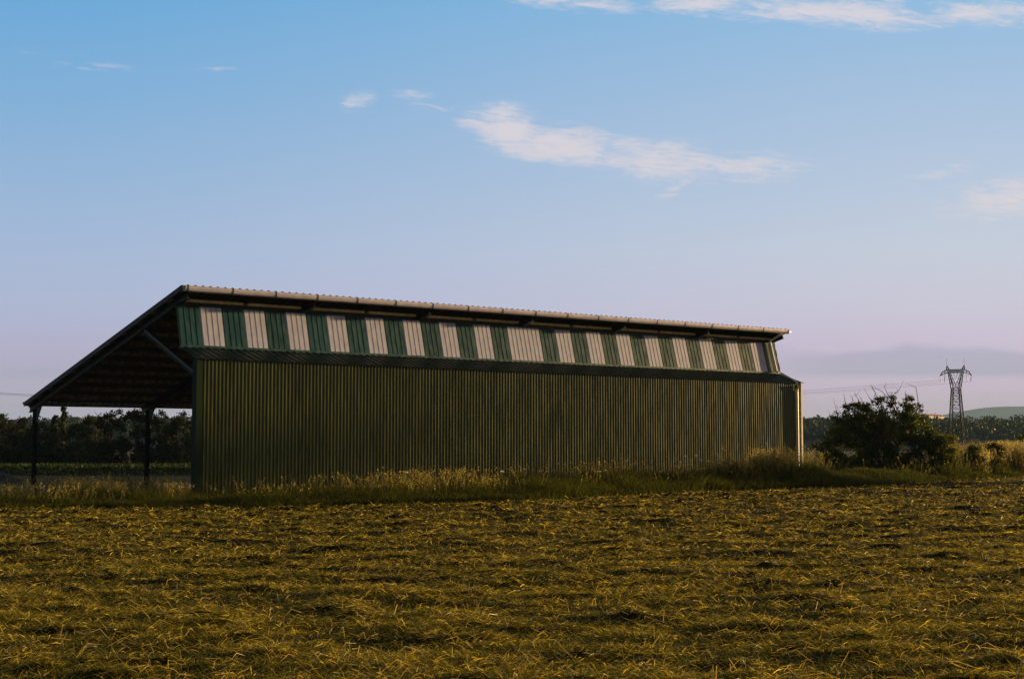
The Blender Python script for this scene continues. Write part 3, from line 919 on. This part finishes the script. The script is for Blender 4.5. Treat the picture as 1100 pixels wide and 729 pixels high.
st_lean = np.abs(rg.normal(.08, .07, n)); st_az = rg.uniform(0, 2*math.pi, n)
st_h = hb*rg.uniform(.6, 1.1, n); st_b = np.stack([x, y, ground_z(x, y)-.03], 1)
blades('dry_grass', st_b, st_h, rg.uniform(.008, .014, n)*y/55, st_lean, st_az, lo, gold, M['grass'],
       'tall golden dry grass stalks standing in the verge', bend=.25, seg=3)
# feathery seed heads on the stalks
ang = st_lean*math.pi/2 + .22
tipv = st_b + np.stack([np.cos(st_az)*np.sin(ang)*st_h, np.sin(st_az)*np.sin(ang)*st_h, np.cos(ang)*st_h], 1)
m_ = 6
P = np.repeat(tipv, m_, 0); nn = len(P)
P = P - np.repeat(np.stack([np.cos(st_az)*.2, np.sin(st_az)*.2, np.ones(n)], 1), m_, 0)*rg.uniform(0, .22, nn)[:, None] + rg.normal(0, .02, (nn, 3))
tag(leaf_mesh('seed_heads', P, .028, np.repeat(gold, m_, 0)*1.1, M['grass'], None, rg), 'feathery pale seed heads on the dry verge grass', 'seed heads', kind='stuff')

# ------------------------------------------------------------------ shrubs
def bush():
    D = 91.0; x = pxX(944, D); zz = float(ground_z(x, D))
    rg = np.random.default_rng(77)
    o = empty('hawthorn_bush', (x, D, zz))
    tag(o, 'large dark ragged bush with bare twigs on top at the right end of the barn', 'bush')
    k = D/F
    X_ = lambda px: (px-944)*k
    Z_ = lambda py: EYE+(478.7-py)*k - zz
    mb = MB()
    for i in range(13):
        a = rg.uniform(0, 6.28); sp = rg.uniform(.1, .7)
        branch_mesh(mb, (math.cos(a)*.3, math.sin(a)*.3, -.2), (math.cos(a)*sp, math.sin(a)*sp*.8, 1), .09, rg.uniform(2.0, 3.0), 2, rg, .5)
    mb.build('branches', M['bark'], o)
    tw = MB()
    for (px, py, qx, qy) in [(910, 450, 903, 423), (915, 448, 911, 424), (905, 455, 897, 428), (925, 445, 917, 421), (938, 440, 930, 416),
                             (950, 436, 940, 415), (960, 434, 950, 414), (955, 436, 966, 418), (970, 436, 972, 420),
                             (930, 440, 923, 424), (900, 462, 893, 440)]:
        p0 = np.array([X_(px), rg.normal()*.6, Z_(py)]); p1 = np.array([X_(qx), rg.normal()*.6, Z_(qy)])
        mid = (p0+p1)/2 + rg.normal(size=3)*.16
        tw.tube([p0-(p1-p0)*.6, p0, mid, p1], [.035, .028, .02, .007], 4)
        for j in range(4):
            q = p0+(p1-p0)*rg.uniform(.2, .95); tw.tube([q, q+rg.normal(size=3)*.22+np.array([0, 0, .12])], [.012, .005], 4)
    for pts in ([(975, 412), (985, 416), (987, 430), (984, 446)], [(936, 414), (948, 420), (957, 430), (962, 440)]):
        tw.tube([(X_(a), .2, Z_(b)) for a, b in pts], [.008, .018, .024, .03], 4)
    tw.build('bare_twigs', M['bark'], o)
    cl = []; ra = []
    topx = [868, 880, 895, 905, 925, 945, 965, 985, 996, 1008, 1020, 1030]
    topy = [488, 474, 458, 444, 440, 436, 432, 440, 452, 466, 478, 492]
    for i in range(190):
        px = rg.uniform(882, 1022); t = np.interp(px, topx, topy) + 7
        py = t + (516-t)*rg.uniform(0, 1)**1.15
        r = rg.uniform(.32, .62)
        cl.append((X_(px), rg.uniform(-1.9, 1.9)*(1-.5*abs(px-944)/80), Z_(py))); ra.append(r)
    for i in range(45):
        px = rg.uniform(884, 1020)
        cl.append((X_(px), rg.uniform(-1.8, 1.2), Z_(rg.uniform(486, 512)))); ra.append(rg.uniform(.35, .6))
    for i in range(75):                        # leafy shoots breaking the outline
        px = rg.uniform(893, 1000); t = np.interp(px, topx, topy)
        cl.append((X_(px), rg.normal()*.8, Z_(t-rg.uniform(-4, 8)))); ra.append(rg.uniform(.12, .32))
    for a, b in ((884, 478), (878, 481), (872, 480), (889, 484), (876, 489)): cl.append((X_(a), -.8, Z_(b))); ra.append(.24)
    P, kk = crown_points(62000, np.array(cl), np.array(ra), rg)
    P[:, 2] = np.maximum(P[:, 2], 0)
    leaf_mesh('foliage', P, .075, leaf_cols(len(P), kk, (.055, .078, .013), .4, rg, .45), M['leaf'], o, rg)
bush()
def shrub(px, py, w, D, base, label, seed, n=5000, leaf=.07, bot=515):
    rg = np.random.default_rng(seed)
    x = pxX(px, D); zz = float(ground_z(x, D)); k = D/F
    h = EYE+(478.7-py)*k - zz; w = w*k
    o = empty('leafy_shrub', (x, D, zz)); tag(o, label, 'shrub', 'shrubs and tall weeds in the right-hand verge')
    mb = MB()
    for i in range(9):
        a = rg.uniform(0, 6.28); branch_mesh(mb, (0, 0, -.1), (math.cos(a)*.5, math.sin(a)*.5, 1), .03, h*.5, 1, rg, .4)
    mb.build('branches', M['bark'], o)
    cl = []; ra = []
    for i in range(46):
        t = rg.uniform(.05, 1)**.8; rr = w/2*math.sqrt(max(.05, 1-(t-.2)**2/.7)); a = rg.uniform(0, 6.28); q = rr*rg.uniform(0, 1)**.6
        cl.append((math.cos(a)*q, math.sin(a)*q, h*t*.93)); ra.append(rg.uniform(.10, .2)*w*.8)
    P, kk = crown_points(n, np.array(cl), np.array(ra), rg); P[:, 2] = np.maximum(P[:, 2], 0)
    leaf_mesh('foliage', P, leaf, leaf_cols(n, kk, base, .4, rg, .4), M['leaf'], o, rg)
shrub(1012, 466, 44, 91, (.12, .13, .02), 'yellowish green shrub against the right flank of the large dark bush', 1, 7000)
shrub(1044, 478, 36, 93, (.12, .12, .025), 'low olive weed clump below the pylon', 2, 4000)
shrub(1066, 474, 30, 96, (.11, .10, .03), 'loose weed clump with dry stems between the pylon and the right edge', 3, 3000)
shrub(1101, 456, 22, 125, (.13, .19, .02), 'bright green small tree at the right edge above the golden grass', 4, 3000)
shrub(1085, 482, 40, 101, (.09, .08, .025), 'dull green shrub in golden grass near the right edge', 5, 3000)

# tall pale grass tufts, each a plant of its own
def tuft(px, top, w, D, label, seed, n=420):
    rg = np.random.default_rng(seed)
    x = pxX(px, D); zz = float(ground_z(x, D)); k = D/F
    h = EYE+(478.7-top)*k - zz
    o = empty('grass_tuft', (x, D, zz)); tag(o, label, 'grass tuft', 'tall golden grass tufts in the verge')
    bx = rg.normal(0, w*k*.22, n); by = rg.normal(0, w*k*.2, n)
    base = np.stack([bx, by, -.03*np.ones(n)], 1)
    ht = h*rg.uniform(.55, 1.0, n)
    az_ = np.arctan2(by, bx)+rg.normal(0, .6, n); ln = np.abs(rg.normal(.09, .06, n))
    gold = np.array([.44, .39, .18])[None]*rg.uniform(.6, 1.2, n)[:, None]
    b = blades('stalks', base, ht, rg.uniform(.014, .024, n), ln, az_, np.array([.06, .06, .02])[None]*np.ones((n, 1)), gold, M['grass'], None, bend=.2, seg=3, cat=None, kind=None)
    b.parent = o
    ang = ln*math.pi/2+.15
    tp = base + np.stack([np.cos(az_)*np.sin(ang)*ht, np.sin(az_)*np.sin(ang)*ht, np.cos(ang)*ht], 1)
    P = np.repeat(tp, 14, 0); P[:, 2] -= rg.uniform(0, .34, len(P)); P += rg.normal(0, .03, P.shape)
    leaf_mesh('seed_plumes', P, .034, np.repeat(gold, 14, 0)*1.15, M['grass'], o, rg)
tuft(831, 478, 30, 74, 'tallest golden grass tuft in front of the right end of the barn wall', 1, 520)
tuft(822, 486, 22, 73.5, 'smaller golden grass tuft just left of the tallest one by the barn wall', 2, 260)
tuft(790, 487, 14, 71.5, 'narrow golden grass tuft in front of the right third of the barn wall', 3, 120)
tuft(779, 489, 12, 71, 'thin pale grass tuft beside the narrow golden one at the barn wall', 4, 90)
tuft(1090, 470, 60, 100, 'broad pale golden grass tuft at the right edge of the verge', 5, 900)
tuft(1040, 478, 40, 94, 'pale grass tuft right below the pylon', 6, 300)
tuft(1064, 476, 30, 97, 'pale grass tuft between the pylon and the right edge', 7, 260)
tuft(90, 509, 26, 55, 'pale feathery grass tuft between the two visible open-side posts', 8, 160)
tuft(14, 516, 50, 54, 'pale feathery grass tuft in front of the gravel heap', 9, 260)
tuft(190, 515, 26, 56, 'pale grass tuft just left of the corner of the barn', 10, 160)
tuft(120, 514, 26, 55, 'orange lit grass tuft left of the inner open-side post', 11, 140)

# white umbel flowers along the wall
def flower(px, py, D, label, seed):
    rg = np.random.default_rng(seed)
    x = pxX(px, D); zz = float(ground_z(x, D)); h = EYE+(478.7-py)*D/F - zz
    o = empty('white_wildflower', (x, D, zz)); tag(o, label, 'wildflower', 'white wildflowers along the barn wall')
    mb = MB().tube([(0, 0, -.05), (.03, .0, h*.5), (.0, .02, h)], [.012, .01, .006], 5)
    for j in range(3):
        a = rg.uniform(0, 6.28); mb.tube([(0.02, 0, h*.6), (math.cos(a)*.12, math.sin(a)*.12, h*.85)], [.008, .005], 4)
    mb.build('stem', principled('stem_green', (.05, .07, .02), .7), o) if 'stem_green' not in bpy.data.materials else mb.build('stem', bpy.data.materials['stem_green'], o)
    n = 60; r = rg.uniform(0, .10, n); a = rg.uniform(0, 6.28, n)
    P = np.stack([np.cos(a)*r, np.sin(a)*r, h+.02-r*.2+rg.normal(0, .012, n)], 1)
    leaf_mesh('umbel', P, .022, np.ones((n, 3))*.75, M['leaf'], o, rg)
fl = [(735, 490, 'highest white umbel flower before the right part of the barn wall'), (747, 489, 'white umbel flower just right of the highest one at the barn wall'),
      (730, 496, 'white flower directly under the highest umbel at the barn wall'), (752, 494, 'white flower low on the right of the umbel cluster'),
      (741, 499, 'small white flower at the bottom of the umbel cluster'), (760, 495, 'white flower second from the right in the wall-side row'),
      (771, 497, 'white flower farthest right in the wall-side row'), (643, 506, 'left flower of the white pair before the middle of the wall'),
      (650, 505, 'right flower of the white pair before the middle of the wall'), (539, 506, 'single white flower before the middle-left of the wall'),
      (437, 507, 'single white flower farthest left along the wall')]
for i, (a, b, lab) in enumerate(fl):
    D = float(edge(pxX(a, 62)))+4.5
    flower(a, b, D, lab, 300+i)

# ------------------------------------------------------------------ haze: the evening air
HAZE = 8e-5
m = bpy.data.materials.new('evening_haze'); m.use_nodes = True; m.node_tree.nodes.clear()
N = NT(m.node_tree)
pv = N.n('ShaderNodeVolumePrincipled'); pv.inputs['Color'].default_value = (.36, .60, 1.0, 1); pv.inputs['Density'].default_value = HAZE
pv.inputs['Anisotropy'].default_value = 0.0
oo = N.n('ShaderNodeOutputMaterial'); m.node_tree.links.new(pv.outputs[0], oo.inputs['Volume'])
hz = MB().box((-12000, -12000, -8), (12000, 12000, 330)).build('haze', m)
tag(hz, 'thin evening haze over the plain', 'haze', kind='stuff')
